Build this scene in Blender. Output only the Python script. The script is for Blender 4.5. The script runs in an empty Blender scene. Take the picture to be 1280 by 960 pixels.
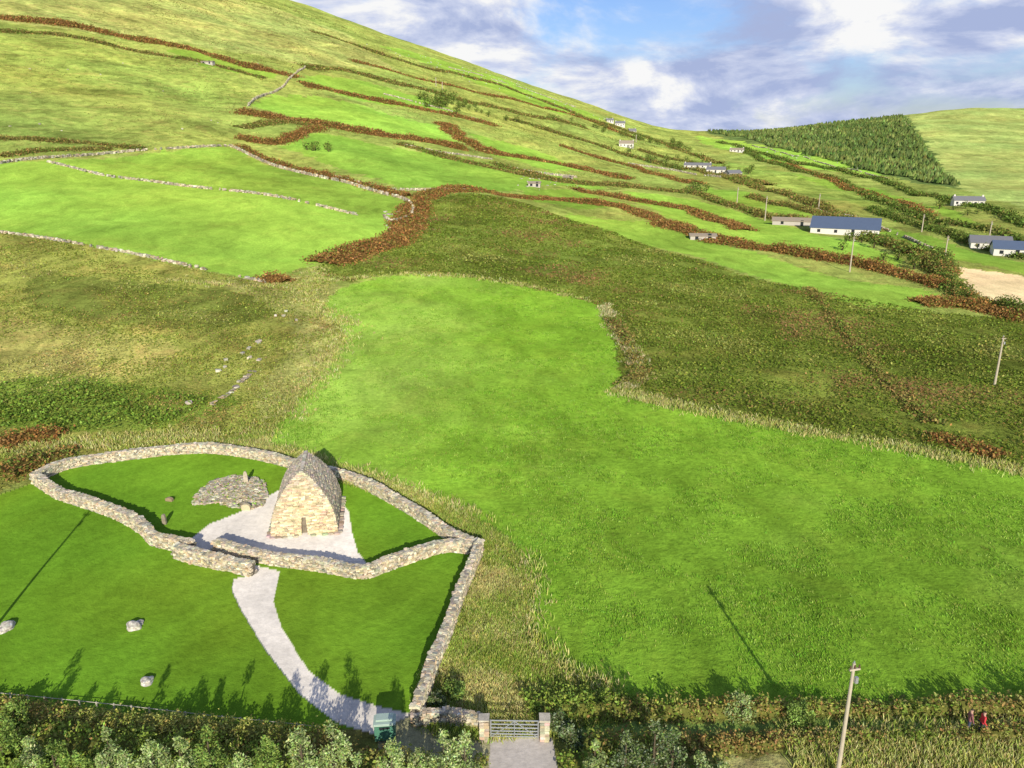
import bpy, math, numpy as np, bmesh
from mathutils import Vector
rng=np.random.default_rng(7)
# ------------------------------------------------------------------ survey set-up
CZ=33.0; PITCH=math.radians(17.4); F=1000.0
cp,sp_=math.cos(PITCH),math.sin(PITCH)
def ss(a,b,x):
    t=np.clip((x-a)/(b-a),0,1); return t*t*(3-2*t)
def H(x,y):
    x=np.asarray(x,float); y=np.asarray(y,float)
    w=.187*y-x; s=45.
    soft=.5*(w+np.sqrt(w*w+s*s))
    d=y-95; dd=.5*(d+np.sqrt(d*d+900))
    r=1-np.exp(-dd/450.)
    fall=1-ss(1280,2300,y)*.95
    z=.355*soft*r*fall
    z=z+32*ss(420,1300,y)*(1-.8*ss(1300,2300,y))
    q=x/np.maximum(y,1.)
    z=z+.0285*ss(.24,.58,q)*np.minimum(y,1400)*ss(480,1250,y)*(1-ss(1300,2200,y))
    rel=ss(90,260,y)
    z=z+rel*(1.1*np.sin(x/31.+1.3)*np.sin(y/43.)+.6*np.sin(x/13.+y/19.)+.35*np.sin(y/9.-x/15.))
    z=z-1.6*ss(.05,.3,q)*ss(90,150,y)*(1-ss(200,300,y))
    near=1-ss(90,200,y)
    z=z+near*(.10*np.sin(x/6.+.4)*np.sin(y/8.)+.04*np.sin(x/2.1)*np.sin(y/2.7))
    return z
TS=np.geomspace(25,1900,2600)
def loc(u,v):
    """surveyed bearing -> point on the terrain (map x,y)"""
    xc=(u-640)/F; yc=(480-v)/F
    dx,dy,dz=xc,cp+yc*sp_,-sp_+yc*cp
    X=dx*TS; Y=dy*TS; Z=CZ+dz*TS; G=Z-H(X,Y)
    ok=(Y<1285)
    below=np.where((G<0)&ok)[0]
    if len(below): 
        i=below[0]
        if i==0: return X[0],Y[0]
        f=G[i-1]/(G[i-1]-G[i]); return X[i-1]+f*(X[i]-X[i-1]),Y[i-1]+f*(Y[i]-Y[i-1])
    k=np.where(Y>300,G/Y,9.); k[~ok]=9
    i=int(np.argmin(k)); return X[i],Y[i]
def L(pts): return np.array([loc(*p) for p in pts])
def inpoly(x,y,P):
    res=np.zeros(x.shape,bool)
    b=(x>P[:,0].min())&(x<P[:,0].max())&(y>P[:,1].min())&(y<P[:,1].max())
    idx=np.where(b)
    xx=x[idx];yy=y[idx]; c=np.zeros(xx.shape,bool); n=len(P)
    for i in range(n):
        x1,y1=P[i];x2,y2=P[(i+1)%n]
        if y1==y2: continue
        m=((y1>yy)!=(y2>yy))&(xx<(x2-x1)*(yy-y1)/(y2-y1)+x1)
        c^=m
    res[idx]=c
    return res
def smooth(P,closed=False,n=6):
    P=np.asarray(P); out=[]; N=len(P)
    rngi=range(N if closed else N-1)
    for i in rngi:
        if closed: a,b,c,d=P[(i-1)%N],P[i],P[(i+1)%N],P[(i+2)%N]
        else: a,b,c,d=P[max(i-1,0)],P[i],P[i+1],P[min(i+2,N-1)]
        for k in range(n):
            t=k/n
            out.append(.5*((2*b)+(c-a)*t+(2*a-5*b+4*c-d)*t*t+(3*b-a-3*c+d)*t**3))
    if not closed: out.append(P[-1])
    return np.array(out)
def resample(P,ds):
    d=np.r_[0,np.cumsum(np.hypot(*np.diff(P,axis=0).T))]
    n=max(2,int(d[-1]/ds)+1); s=np.linspace(0,d[-1],n)
    Q=np.c_[np.interp(s,d,P[:,0]),np.interp(s,d,P[:,1])]
    T=np.gradient(Q,axis=0); T/=np.maximum(np.hypot(T[:,0],T[:,1])[:,None],1e-6)
    return Q,T,d[-1]
def lown(x,y,s):
    """smooth pseudo-noise about -1..1 with feature size s"""
    x=x/s;y=y/s
    return (np.sin(x+1.7*np.sin(.7*y+.3))*np.sin(1.1*y+1.3*np.sin(.8*x))+.6*np.sin(2.3*x+1.9*y+1.5*np.sin(1.7*y))+.4*np.sin(4.1*y-3.3*x+2*np.sin(2.9*x)))/1.5
# ------------------------------------------------------------------ mesh helpers
col=bpy.context.scene.collection
def mesh_np(name,V,Fa,C=None,mat=None,smooth_=False,parent=None):
    V=np.asarray(V,np.float32); Fa=np.asarray(Fa,np.int32)
    me=bpy.data.meshes.new(name); me.vertices.add(len(V)); me.vertices.foreach_set('co',V.ravel())
    k=Fa.shape[1]; me.loops.add(Fa.size); me.loops.foreach_set('vertex_index',Fa.ravel())
    me.polygons.add(len(Fa)); me.polygons.foreach_set('loop_start',np.arange(0,Fa.size,k,dtype=np.int32))
    me.update(calc_edges=True); me.validate()
    if smooth_: me.shade_smooth()
    else: me.shade_flat()
    if C is not None:
        C=np.asarray(C,np.float32)
        if C.shape[1]==3: C=np.c_[C,np.ones(len(C),np.float32)]
        a=me.attributes.new('Col','FLOAT_COLOR','POINT'); a.data.foreach_set('color',C.astype(np.float32).ravel())
    if mat: me.materials.append(mat)
    o=bpy.data.objects.new(name,me); col.objects.link(o)
    if parent: o.parent=parent
    return o
def empty(name,loc_=(0,0,0),rz=0):
    e=bpy.data.objects.new(name,None); e.location=loc_; e.rotation_euler=(0,0,rz); col.objects.link(e); return e
BOXV=np.array([[-1,-1,-1],[1,-1,-1],[1,1,-1],[-1,1,-1],[-1,-1,1],[1,-1,1],[1,1,1],[-1,1,1]],float)*.5
BOXF=np.array([[0,3,2,1],[4,5,6,7],[0,1,5,4],[1,2,6,5],[2,3,7,6],[3,0,4,7]])
def stones(C,D,yaw,colr,jit=.16,tilt=.08):
    n=len(C); V=BOXV[None]*(1+rng.normal(0,jit,(n,8,3)))
    V=V*D[:,None,:]
    t=rng.normal(0,tilt,(n,2))
    z=V[:,:,2]+V[:,:,0]*t[:,0:1]+V[:,:,1]*t[:,1:2]
    c,s=np.cos(yaw)[:,None],np.sin(yaw)[:,None]
    x=V[:,:,0]*c-V[:,:,1]*s; y=V[:,:,0]*s+V[:,:,1]*c
    V=np.stack([x,y,z],2)+C[:,None,:]
    Fa=(BOXF[None]+np.arange(n)[:,None,None]*8).reshape(-1,4)
    return V.reshape(-1,3),Fa,np.repeat(colr,8,axis=0)
def cat(parts):
    Vs,Fs,Cs=[],[],[];o=0
    for V,Fa,C in parts:
        Vs.append(V);Fs.append(Fa+o);Cs.append(C[:,:3]);o+=len(V)
    return np.concatenate(Vs),np.concatenate(Fs),np.concatenate(Cs)
def cards(P,S,C,up=.5,asp=.6):
    n=len(P); nr=rng.normal(0,1,(n,3)); nr[:,2]=np.abs(nr[:,2])+up; nr/=np.linalg.norm(nr,axis=1)[:,None]
    a=np.cross(nr,rng.normal(0,1,(n,3))); a/=np.linalg.norm(a,axis=1)[:,None]; b=np.cross(nr,a)
    S=np.broadcast_to(S,(n,))[:,None]
    V=np.stack([P-a*S,P-b*S*asp,P+a*S,P+b*S*asp],1).reshape(-1,3)
    return V,np.arange(4*n).reshape(n,4),np.repeat(C,4,axis=0)
def blades(P,hgt,wid,C,lean=.35,per=5,spread=.15):
    n=len(P); P=np.repeat(P,per,0); C=np.repeat(C,per,0); h=np.repeat(np.broadcast_to(hgt,(n,)),per)*rng.uniform(.6,1.15,n*per)
    w=np.repeat(np.broadcast_to(wid,(n,)),per)
    sp=np.repeat(np.broadcast_to(spread,(n,)),per)
    P=P+np.c_[rng.normal(0,1,(n*per,2))*sp[:,None],np.zeros(n*per)]
    th=rng.uniform(0,6.283,n*per); d=np.c_[np.cos(th),np.sin(th),0*th]
    ln=rng.normal(0,lean,(n*per,2))
    tip=P+np.c_[ln[:,0]*h,ln[:,1]*h,h]
    mid=(P*.45+tip*.55)+d*w[:,None]*.5; 
    V=np.stack([P-d*w[:,None]*.5,P+d*w[:,None]*.5,mid,tip],1).reshape(-1,3)
    m=n*per
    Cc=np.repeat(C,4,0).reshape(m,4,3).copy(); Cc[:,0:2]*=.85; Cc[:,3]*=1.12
    return V,np.arange(4*m).reshape(m,4),Cc.reshape(-1,3)
def vary(base,n,v=.2,hue=.08):
    base=np.asarray(base,float)
    c=np.tile(base,(n,1)) if base.ndim==1 else base.copy()
    c*=rng.lognormal(0,v,(n,1)); c*=rng.lognormal(0,hue,(n,3)); return np.clip(c,.003,.85)
def pick(pal,n,p=None):
    pal=np.array(pal); return pal[rng.choice(len(pal),n,p=p)]
# ------------------------------------------------------------------ materials
def nt(name):
    m=bpy.data.materials.new(name); m.use_nodes=True; t=m.node_tree; t.nodes.clear(); return m,t
def node(t,ty,**k):
    n=t.nodes.new(ty)
    for a,b in k.items(): setattr(n,a,b)
    return n
def mth(t,op,a,b=0.,c=None):
    n=t.nodes.new('ShaderNodeMath'); n.operation=op
    for i,v in enumerate((a,b) if c is None else (a,b,c)):
        if isinstance(v,bpy.types.NodeSocket): t.links.new(v,n.inputs[i])
        else: n.inputs[i].default_value=v
    return n.outputs[0]
def noise(t,vec,scale,detail=5,rough=.6,dist=0.):
    n=t.nodes.new('ShaderNodeTexNoise'); t.links.new(vec,n.inputs['Vector'])
    n.inputs['Scale'].default_value=scale;n.inputs['Detail'].default_value=detail
    n.inputs['Roughness'].default_value=rough;n.inputs['Distortion'].default_value=dist
    return n.outputs[0]
def mat_attr(name,rough=.9,noises=((2.,.5),),bump=0.,bscale=8.,trans=0.,spec=.2):
    m,t=nt(name)
    geo=node(t,'ShaderNodeNewGeometry'); at=node(t,'ShaderNodeAttribute',attribute_name='Col')
    mul=None
    for s,k in noises:
        v=mth(t,'MULTIPLY_ADD',noise(t,geo.outputs['Position'],s,2),k*2,1-k)
        mul=v if mul is None else mth(t,'MULTIPLY',mul,v)
    vm=node(t,'ShaderNodeVectorMath',operation='SCALE'); t.links.new(at.outputs['Color'],vm.inputs[0]); t.links.new(mul,vm.inputs['Scale'])
    out=node(t,'ShaderNodeOutputMaterial')
    if trans>0:
        b=node(t,'ShaderNodeBsdfDiffuse'); t.links.new(vm.outputs[0],b.inputs[0])
    else:
        b=node(t,'ShaderNodeBsdfPrincipled'); b.inputs['Roughness'].default_value=rough; b.inputs['Specular IOR Level'].default_value=spec
        t.links.new(vm.outputs[0],b.inputs['Base Color'])
    if bump>0:
        bn=node(t,'ShaderNodeBump'); bn.inputs['Distance'].default_value=bump; bn.inputs['Strength'].default_value=.8
        t.links.new(noise(t,geo.outputs['Position'],bscale,4,.7),bn.inputs['Height']); t.links.new(bn.outputs[0],b.inputs['Normal'])
    sh=b.outputs[0]
    if trans>0:
        tr=node(t,'ShaderNodeBsdfTranslucent'); t.links.new(vm.outputs[0],tr.inputs[0])
        mx=node(t,'ShaderNodeMixShader'); mx.inputs[0].default_value=trans
        t.links.new(sh,mx.inputs[1]);t.links.new(tr.outputs[0],mx.inputs[2]); sh=mx.outputs[0]
    t.links.new(sh,out.inputs[0]); return m
def mat_plain(name,c,rough=.7,metal=0.,nz=.3,ns=3.,spec=.3):
    m,t=nt(name); geo=node(t,'ShaderNodeNewGeometry')
    v=mth(t,'MULTIPLY_ADD',noise(t,geo.outputs['Position'],ns,6,.65),nz*2,1-nz)
    vm=node(t,'ShaderNodeVectorMath',operation='SCALE'); vm.inputs[0].default_value=c; t.links.new(v,vm.inputs['Scale'])
    b=node(t,'ShaderNodeBsdfPrincipled'); b.inputs['Roughness'].default_value=rough; b.inputs['Metallic'].default_value=metal
    b.inputs['Specular IOR Level'].default_value=spec
    t.links.new(vm.outputs[0],b.inputs['Base Color']); out=node(t,'ShaderNodeOutputMaterial'); t.links.new(b.outputs[0],out.inputs[0]); return m
M_leaf=mat_attr('foliage',.8,((1.5,.3),),trans=.22)
M_stone=mat_attr('drystone',.95,((3.,.4),(14.,.35)),bump=.025,bscale=14.)
def ground_mat():
    m,t=nt('ground_cover'); geo=node(t,'ShaderNodeNewGeometry'); at=node(t,'ShaderNodeAttribute',attribute_name='Col')
    P=geo.outputs['Position']; R=at.outputs['Alpha']
    st=node(t,'ShaderNodeMapping'); t.links.new(P,st.inputs[0]); st.inputs['Scale'].default_value=(1,.5,1); st.inputs['Rotation'].default_value=(0,0,.5)
    def term(n,k0,k1):
        k=mth(t,'MULTIPLY_ADD',R,k1-k0,k0)
        return mth(t,'MULTIPLY_ADD',mth(t,'SUBTRACT',n,.5),k,1.)
    a=term(noise(t,P,.03,5,.68,.8),.5,2.4)
    b=term(noise(t,st.outputs[0],.22,6,.72,.8),.5,2.6)
    c=term(noise(t,P,2.2,4,.75),.7,2.0)
    mul=mth(t,'MULTIPLY',mth(t,'MULTIPLY',a,b),c)
    mul=mth(t,'MINIMUM',mth(t,'MAXIMUM',mul,.35),1.6)
    vm=node(t,'ShaderNodeVectorMath',operation='SCALE'); t.links.new(at.outputs['Color'],vm.inputs[0]); t.links.new(mul,vm.inputs['Scale'])
    hf=mth(t,'MULTIPLY',mth(t,'SUBTRACT',noise(t,P,.1,6,.72,1.),.48),mth(t,'MULTIPLY_ADD',R,4.,.0))
    hf=mth(t,'MINIMUM',mth(t,'MAXIMUM',hf,0.),.9)
    tint=node(t,'ShaderNodeVectorMath',operation='MULTIPLY'); t.links.new(vm.outputs[0],tint.inputs[0]); tint.inputs[1].default_value=(1.38,1.02,1.3)
    mx=node(t,'ShaderNodeMix',data_type='RGBA'); t.links.new(hf,mx.inputs[0]); t.links.new(vm.outputs[0],mx.inputs[6]); t.links.new(tint.outputs[0],mx.inputs[7])
    b2=node(t,'ShaderNodeBsdfDiffuse'); b2.inputs['Roughness'].default_value=.6
    t.links.new(mx.outputs[2],b2.inputs['Color'])
    hsum=mth(t,'MULTIPLY',noise(t,P,.8,6,.72),mth(t,'MULTIPLY_ADD',R,1.1,.10))
    bn=node(t,'ShaderNodeBump'); bn.inputs['Distance'].default_value=1.; bn.inputs['Strength'].default_value=.6
    t.links.new(hsum,bn.inputs['Height']); t.links.new(bn.outputs[0],b2.inputs['Normal'])
    out=node(t,'ShaderNodeOutputMaterial'); t.links.new(b2.outputs[0],out.inputs[0]); return m
# ------------------------------------------------------------------ regions
MEADOW=(.20,.37,.034); LAWN=(.145,.285,.022); BRIGHT=(.26,.43,.06); ROUGH=(.31,.34,.075); SCRUB=(.18,.23,.04)
HILL=(.29,.36,.08); GRAVEL=(.74,.69,.62); TARM=(.50,.46,.42)
enc=[(45,603),(85,585),(150,575),(220,567),(270,566),(330,575),(380,588),(440,603),(480,622),(520,645),(560,672),(600,692)]
meadow=[(405,385),(425,362),(470,348),(540,343),(620,352),(720,372),(755,385),(765,410),(770,440),(775,470),(768,487),(850,508),(1000,538),(1100,552),(1200,575),(1285,590),(1400,610),(1400,875),(1050,875),(870,882),(760,868),(690,832),(655,790),(665,735),(650,695),(620,665),(560,635),(440,590),(340,562),(345,535),(390,480),(430,430),(428,405)]
scrub=[(395,335),(450,315),(500,290),(530,258),(600,243),(700,270),(850,318),(960,352),(1150,387),(1285,400),(1400,410),(1400,615),(1285,590),(1200,575),(1100,552),(1000,538),(850,508),(768,487),(775,470),(770,440),(765,410),(750,383),(620,352),(500,343),(430,352)]
leftrough=[(-120,285),(0,290),(180,322),(330,352),(395,345),(425,362),(405,385),(430,420),(390,480),(345,540),(270,562),(150,572),(60,590),(0,612),(-120,640)]
lawn=[(-60,640),(0,618),(45,603),(85,585),(150,575),(220,567),(270,566),(330,575),(380,588),(440,603),(480,622),(520,645),(560,672),(600,692),(575,745),(545,830),(520,905),(400,915),(200,893),(0,872),(-60,866)]
fieldA=[(-80,208),(0,205),(60,200),(290,184),(330,205),(420,225),(505,250),(512,268),(480,292),(405,325),(330,350),(180,320),(0,290),(-80,282)]
brights=[
 ([(368,98),(400,93),(460,103),(530,122),(575,140),(500,134),(430,120)],1.0),
 ([(318,133),(335,118),(400,121),(470,137),(550,158),(572,180),(500,170),(430,158),(360,146)],1.05),
 ([(350,183),(400,165),(520,190),(690,215),(760,236),(620,240),(500,234),(420,210)],.85),
 ([(590,168),(660,184),(745,214),(690,214),(620,196)],.95),
 ([(700,266),(820,277),(960,320),(1070,352),(1170,364),(1150,386),(1080,385),(960,350),(850,316),(720,278)],.95),
 ([(775,238),(870,250),(960,276),(1060,300),(1130,325),(1125,335),(1040,320),(900,298),(830,270)],1.0),
 ([(870,232),(940,240),(1020,268),(1000,276),(930,258),(875,246)],.85),
 ([(470,56),(540,72),(640,102),(770,154),(700,143),(560,90)],.95),
 ([(868,168),(960,184),(1100,214),(1105,224),(1000,208),(930,192),(880,180)],1.1),
 ([(990,217),(1100,236),(1190,262),(1290,302),(1290,307),(1190,274),(1090,246)],.85),
 ([(1090,280),(1150,292),(1290,330),(1290,345),(1180,322),(1110,298)],.8),
 ([(205,62),(260,66),(350,88),(340,98),(260,84)],.85),
 ([(650,235),(730,240),(800,258),(720,262),(660,250)],.8)]
olives=[([(-100,110),(60,118),(180,140),(290,150),(300,182),(100,192),(-100,200)],(.27,.34,.075)),
 ([(-100,-40),(180,-40),(430,40),(500,90),(380,82),(200,50),(-100,15)],(.35,.40,.11)),
 ([(-100,40),(100,50),(300,95),(310,130),(180,125),(-100,100)],(.28,.36,.075)),
 ([(860,195),(950,208),(1050,235),(1140,262),(1120,268),(1000,242),(900,218)],(.25,.36,.07))]
qs=np.r_[np.linspace(-2.2,-.9,40)[:-1],np.linspace(-.9,.9,1180),np.linspace(.9,2.2,40)[1:]]
ys=np.r_[np.linspace(14,32,12)[:-1],np.geomspace(32,1420,820),np.geomspace(1440,9000,30)]
Q,Y=np.meshgrid(qs,ys); X=Q*Y; Z=H(X,Y)
sY=np.log(Y)
jn=np.sin(150*Q+3*np.sin(70*sY))+.7*np.sin(330*sY+2*np.sin(210*Q))
jm=np.sin(170*sY+2*np.sin(90*Q))+.7*np.sin(370*Q+3*np.sin(190*sY))
XP=X+jn*.0032*Y; YP=Y+jm*.006*Y
base=np.zeros(X.shape+(4,)); base[...,:3]=HILL; base[...,3]=.8
def paint(poly,c,rough,jit=True,sm=False):
    P=L(poly); 
    if sm: P=smooth(P,True,5)
    m=inpoly(XP if jit else X,YP if jit else Y,P)
    base[m,:3]=c; base[m,3]=rough; return P
far=Y>1300; base[far,:3]=(.20,.27,.06)
vm_=(Q>.22)&(Y>200); base[vm_,:3]=(.27,.33,.075)
for p,c in olives: paint(p,c,.9)
paint([(880,160),(1010,155),(1130,141),(1165,190),(1205,237),(1130,225),(1000,195),(900,172)],(.12,.18,.05),.8)
paint([(1130,141),(1200,134),(1290,130),(1400,130),(1400,290),(1290,265),(1205,238),(1165,190)],(.35,.43,.12),.6)
PS=paint(scrub,SCRUB,1.,sm=True)
PLR=paint(leftrough,ROUGH,1.,sm=True)
paint([(50,345),(200,355),(330,372),(350,395),(240,410),(120,400),(40,380)],(.18,.22,.045),1.,sm=True)
paint([(0,478),(90,470),(200,485),(300,500),(200,535),(90,540),(0,530)],(.18,.26,.04),1.,sm=True)
paint([(0,400),(100,410),(220,430),(180,470),(60,465),(0,460)],(.37,.36,.10),1.,sm=True)
paint([(270,350),(400,345),(425,362),(400,385),(428,415),(400,470),(350,520),(320,500),(370,420),(330,380)],(.36,.38,.11),1.,sm=True)
PA=paint(fieldA,BRIGHT,.35)
paint([(60,202),(200,228),(330,243),(445,268),(505,262),(505,250),(420,225),(330,205),(290,184)],np.array(BRIGHT)*.86,.45)
for p,k in brights: paint(p,np.array(BRIGHT)*k,.4)
paint([(1198,333),(1300,350),(1400,365),(1400,410),(1290,394),(1206,368)],(.74,.60,.34),.25)
PV=paint([(270,560),(345,540),(420,575),(560,625),(640,660),(672,700),(680,760),(665,790),(720,830),(790,868),(800,895),(520,905),(600,692),(480,622),(330,575)],(.30,.37,.075),1.,sm=True)
PM=paint(meadow,MEADOW,.45,sm=True)
inm=inpoly(XP,YP,PM); lf=lown(X,Y,14.)+.5*lown(X,Y,5.)
base[inm,:3]*= (1+.11*lf[inm])[:,None]
# faint mowing swaths along the meadow and broad yellowing on its western end
sw=np.sin((X[inm]*.93+Y[inm]*.37)/2.6*math.pi+.8*lown(X[inm],Y[inm],25.)); base[inm,:3]*=(1+.035*sw)[:,None]
yl=np.clip(ss(0,-25,X[inm]-.15*(Y[inm]-80))*.55+.3*lown(X[inm],Y[inm],22.)+.15*lown(X[inm],Y[inm],6.),0,.9)
base[inm,0]*=1+.42*yl; base[inm,1]*=1+.16*yl; base[inm,2]*=1+1.2*yl
fm=(Y>180)&(Y<1300); g=lown(X,Y,34.)+.5*lown(X,Y,13.)
base[fm,:3]*=(1+.13*g[fm])[:,None]; base[fm,0]*=1+.10*np.clip(lown(X[fm]+50,Y[fm],55.),-1,1)
paint([(-80,866),(0,870),(200,892),(400,914),(520,903),(640,880),(800,880),(1050,874),(1400,874),(1500,1000),(1500,1200),(-300,1200),(-300,900)],(.22,.25,.06),.9)
paint([(900,948),(1290,928),(1500,930),(1500,1100),(880,1100)],(.40,.42,.15),.9)
paint([(690,902),(1290,898),(1500,898),(1500,915),(690,918)],(.2,.3,.07),.6)
PL_=paint(lawn,LAWN,.16,jit=False)
inl=inpoly(X,Y,PL_); base[inl,:3]*=(1+.09*(lown(X[inl],Y[inl],7.)+.6*lown(X[inl],Y[inl],2.3)))[:,None]
base[inl,:3]*=(1+.03*np.sin((X[inl]*.8-Y[inl]*.6)/1.1*math.pi))[:,None]; base[inl,0]*=1+.12*np.clip(lown(X[inl]+9,Y[inl],11.),-.5,1)
paint([(-60,869),(0,874),(200,895),(400,918),(400,910),(200,887),(0,866),(-60,860)],(.12,.24,.03),.8)
PG=paint([(240,672),(262,655),(300,640),(335,620),(350,612),(425,626),(436,640),(440,665),(447,690),(460,706),(400,704),(330,694),(280,684),(268,686),(316,706),(350,714),(345,735),(342,752),(352,785),(385,838),(425,868),(470,882),(515,893),(530,915),(468,918),(420,903),(375,868),(330,810),(300,760),(290,738),(292,724),(318,718),(225,694)],GRAVEL,.0,jit=False)
ing=inpoly(X,Y,PG); base[ing,:3]*=(1+.07*(lown(X[ing],Y[ing],2.6)+.7*lown(X[ing],Y[ing],.9)))[:,None]
paint([(612,922),(690,922),(700,975),(710,1010),(610,1010),(612,970)],TARM,.0,jit=False)
paint([(515,893),(612,922),(612,990),(480,990),(470,915)],(.36,.35,.2),.4,jit=False)
V=np.stack([X,Y,Z],2).reshape(-1,3); nr,nc=X.shape
i=np.arange(nr*nc).reshape(nr,nc); FG=np.stack([i[:-1,:-1],i[:-1,1:],i[1:,1:],i[1:,:-1]],-1).reshape(-1,4)
ground=mesh_np('ground_terrain',V,FG,base.reshape(-1,4),ground_mat(),True)
# ------------------------------------------------------------------ scatter helpers
def scatter(P,n,power=2.,ymax=None):
    out=[];tot=0
    lo=P.min(0);hi=P.max(0).copy()
    if ymax: hi[1]=min(hi[1],ymax)
    ymin=max(lo[1],25.)
    for _ in range(60):
        x=rng.uniform(lo[0],hi[0],n*3);y=rng.uniform(lo[1],hi[1],n*3)
        k=rng.random(n*3)<(ymin/np.maximum(y,ymin))**power
        k&=inpoly(x,y,P); out.append(np.c_[x[k],y[k]]); tot+=k.sum()
        if tot>=n: break
    A=np.concatenate(out)[:n]; return np.c_[A,H(A[:,0],A[:,1])]
def clump_filter(P,scale,thr,sd=.35):
    return P[lown(P[:,0],P[:,1],scale)+rng.normal(0,sd,len(P))>thr]
def zoned(A,pal,scale,sd=.45):
    f=lown(A[:,0],A[:,1],scale)+rng.normal(0,sd,len(A)); i=np.clip(((f+1.1)/2.2*len(pal)).astype(int),0,len(pal)-1); return np.array(pal)[i]
A=scatter(PS,120000,1.7,ymax=420); A=clump_filter(A,8.,-.6,.35); ds=.08+.0009*A[:,1]
cc=zoned(A,[(.33,.35,.09),(.27,.31,.06),(.18,.25,.035),(.13,.19,.025),(.19,.25,.035),(.25,.24,.06),(.32,.20,.08)],15.,.3)
A[:,2]+=rng.uniform(0,.3,len(A))*(1+.6*lown(A[:,0],A[:,1],5.)); parts=[cards(A,ds*rng.uniform(.5,1.4,len(A)),vary(cc,len(A),.2),up=.6)]
A=clump_filter(scatter(PLR,90000,1.5),9,-.2)
cc=zoned(A,[(.46,.43,.15),(.36,.38,.10),(.29,.34,.06),(.19,.25,.04),(.27,.32,.05),(.36,.29,.09)],12.,.35); ds=.07+.0008*A[:,1]
A[:,2]+=rng.uniform(0,.2,len(A)); parts.append(cards(A,ds*rng.uniform(.5,1.3,len(A)),vary(cc,len(A),.2),up=.6))
mesh_np('bracken_scrub',*cat(parts),M_leaf)
P_=smooth(L([(-20,485),(90,478),(200,492),(260,502),(200,530),(90,540),(-20,530)]),True,4)
A=clump_filter(scatter(P_,9000,1.),5,-.3); A[:,2]+=rng.uniform(0,.5,len(A)); mesh_np('nettle_patch',*cards(A,rng.uniform(.1,.25,len(A)),vary((.19,.29,.045),len(A),.3)),M_leaf)
PH=L([(-60,20),(0,-10),(300,-30),(500,60),(780,160),(860,200),(900,260),(700,240),(560,180),(300,190),(-60,200)])
A=scatter(PH,75000,.8,ymax=1200); km=np.ones(len(A),bool)
for p,k in brights: km&=~inpoly(A[:,0],A[:,1],L(p))
A=A[km]; A=clump_filter(A,38,.0,.3); A=A[lown(A[:,0],A[:,1]*.6,11.)>-.3]
cc=zoned(A,[(.26,.33,.07),(.20,.25,.05),(.33,.34,.10),(.27,.20,.07),(.18,.23,.045)],60.)
mesh_np('hill_heather',*cards(A,(.12+.0008*A[:,1])*rng.uniform(.5,1.3,len(A)),vary(cc,len(A),.2),up=.9),M_leaf)
A=scatter(PV,14000,1.2); k=~inpoly(A[:,0],A[:,1],PM); A=A[k]
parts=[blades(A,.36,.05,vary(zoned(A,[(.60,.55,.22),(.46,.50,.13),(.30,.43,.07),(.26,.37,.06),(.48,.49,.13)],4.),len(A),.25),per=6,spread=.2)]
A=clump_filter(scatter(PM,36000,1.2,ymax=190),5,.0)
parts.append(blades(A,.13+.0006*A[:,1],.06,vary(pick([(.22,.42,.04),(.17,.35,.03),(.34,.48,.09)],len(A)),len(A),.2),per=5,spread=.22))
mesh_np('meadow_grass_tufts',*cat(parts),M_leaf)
parts=[]
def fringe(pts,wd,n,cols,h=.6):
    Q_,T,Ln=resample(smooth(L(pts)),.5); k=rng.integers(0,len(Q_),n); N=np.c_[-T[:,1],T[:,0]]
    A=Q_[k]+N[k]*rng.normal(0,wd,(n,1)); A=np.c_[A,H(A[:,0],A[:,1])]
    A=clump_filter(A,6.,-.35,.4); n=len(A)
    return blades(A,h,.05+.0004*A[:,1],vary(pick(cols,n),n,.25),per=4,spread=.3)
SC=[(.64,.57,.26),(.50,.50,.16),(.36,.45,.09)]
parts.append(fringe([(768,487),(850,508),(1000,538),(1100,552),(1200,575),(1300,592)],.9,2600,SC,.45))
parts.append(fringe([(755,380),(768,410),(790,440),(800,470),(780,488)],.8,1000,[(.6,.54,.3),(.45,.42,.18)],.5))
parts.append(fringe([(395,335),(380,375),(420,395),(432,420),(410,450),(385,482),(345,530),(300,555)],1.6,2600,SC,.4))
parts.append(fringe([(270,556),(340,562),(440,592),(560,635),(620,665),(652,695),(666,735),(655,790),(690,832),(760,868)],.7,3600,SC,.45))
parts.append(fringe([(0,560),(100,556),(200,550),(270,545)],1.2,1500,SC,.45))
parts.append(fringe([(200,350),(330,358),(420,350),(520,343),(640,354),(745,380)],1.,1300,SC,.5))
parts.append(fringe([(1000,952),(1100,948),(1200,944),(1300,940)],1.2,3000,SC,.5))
mesh_np('dry_grass_fringe',*cat(parts),M_leaf)
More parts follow.
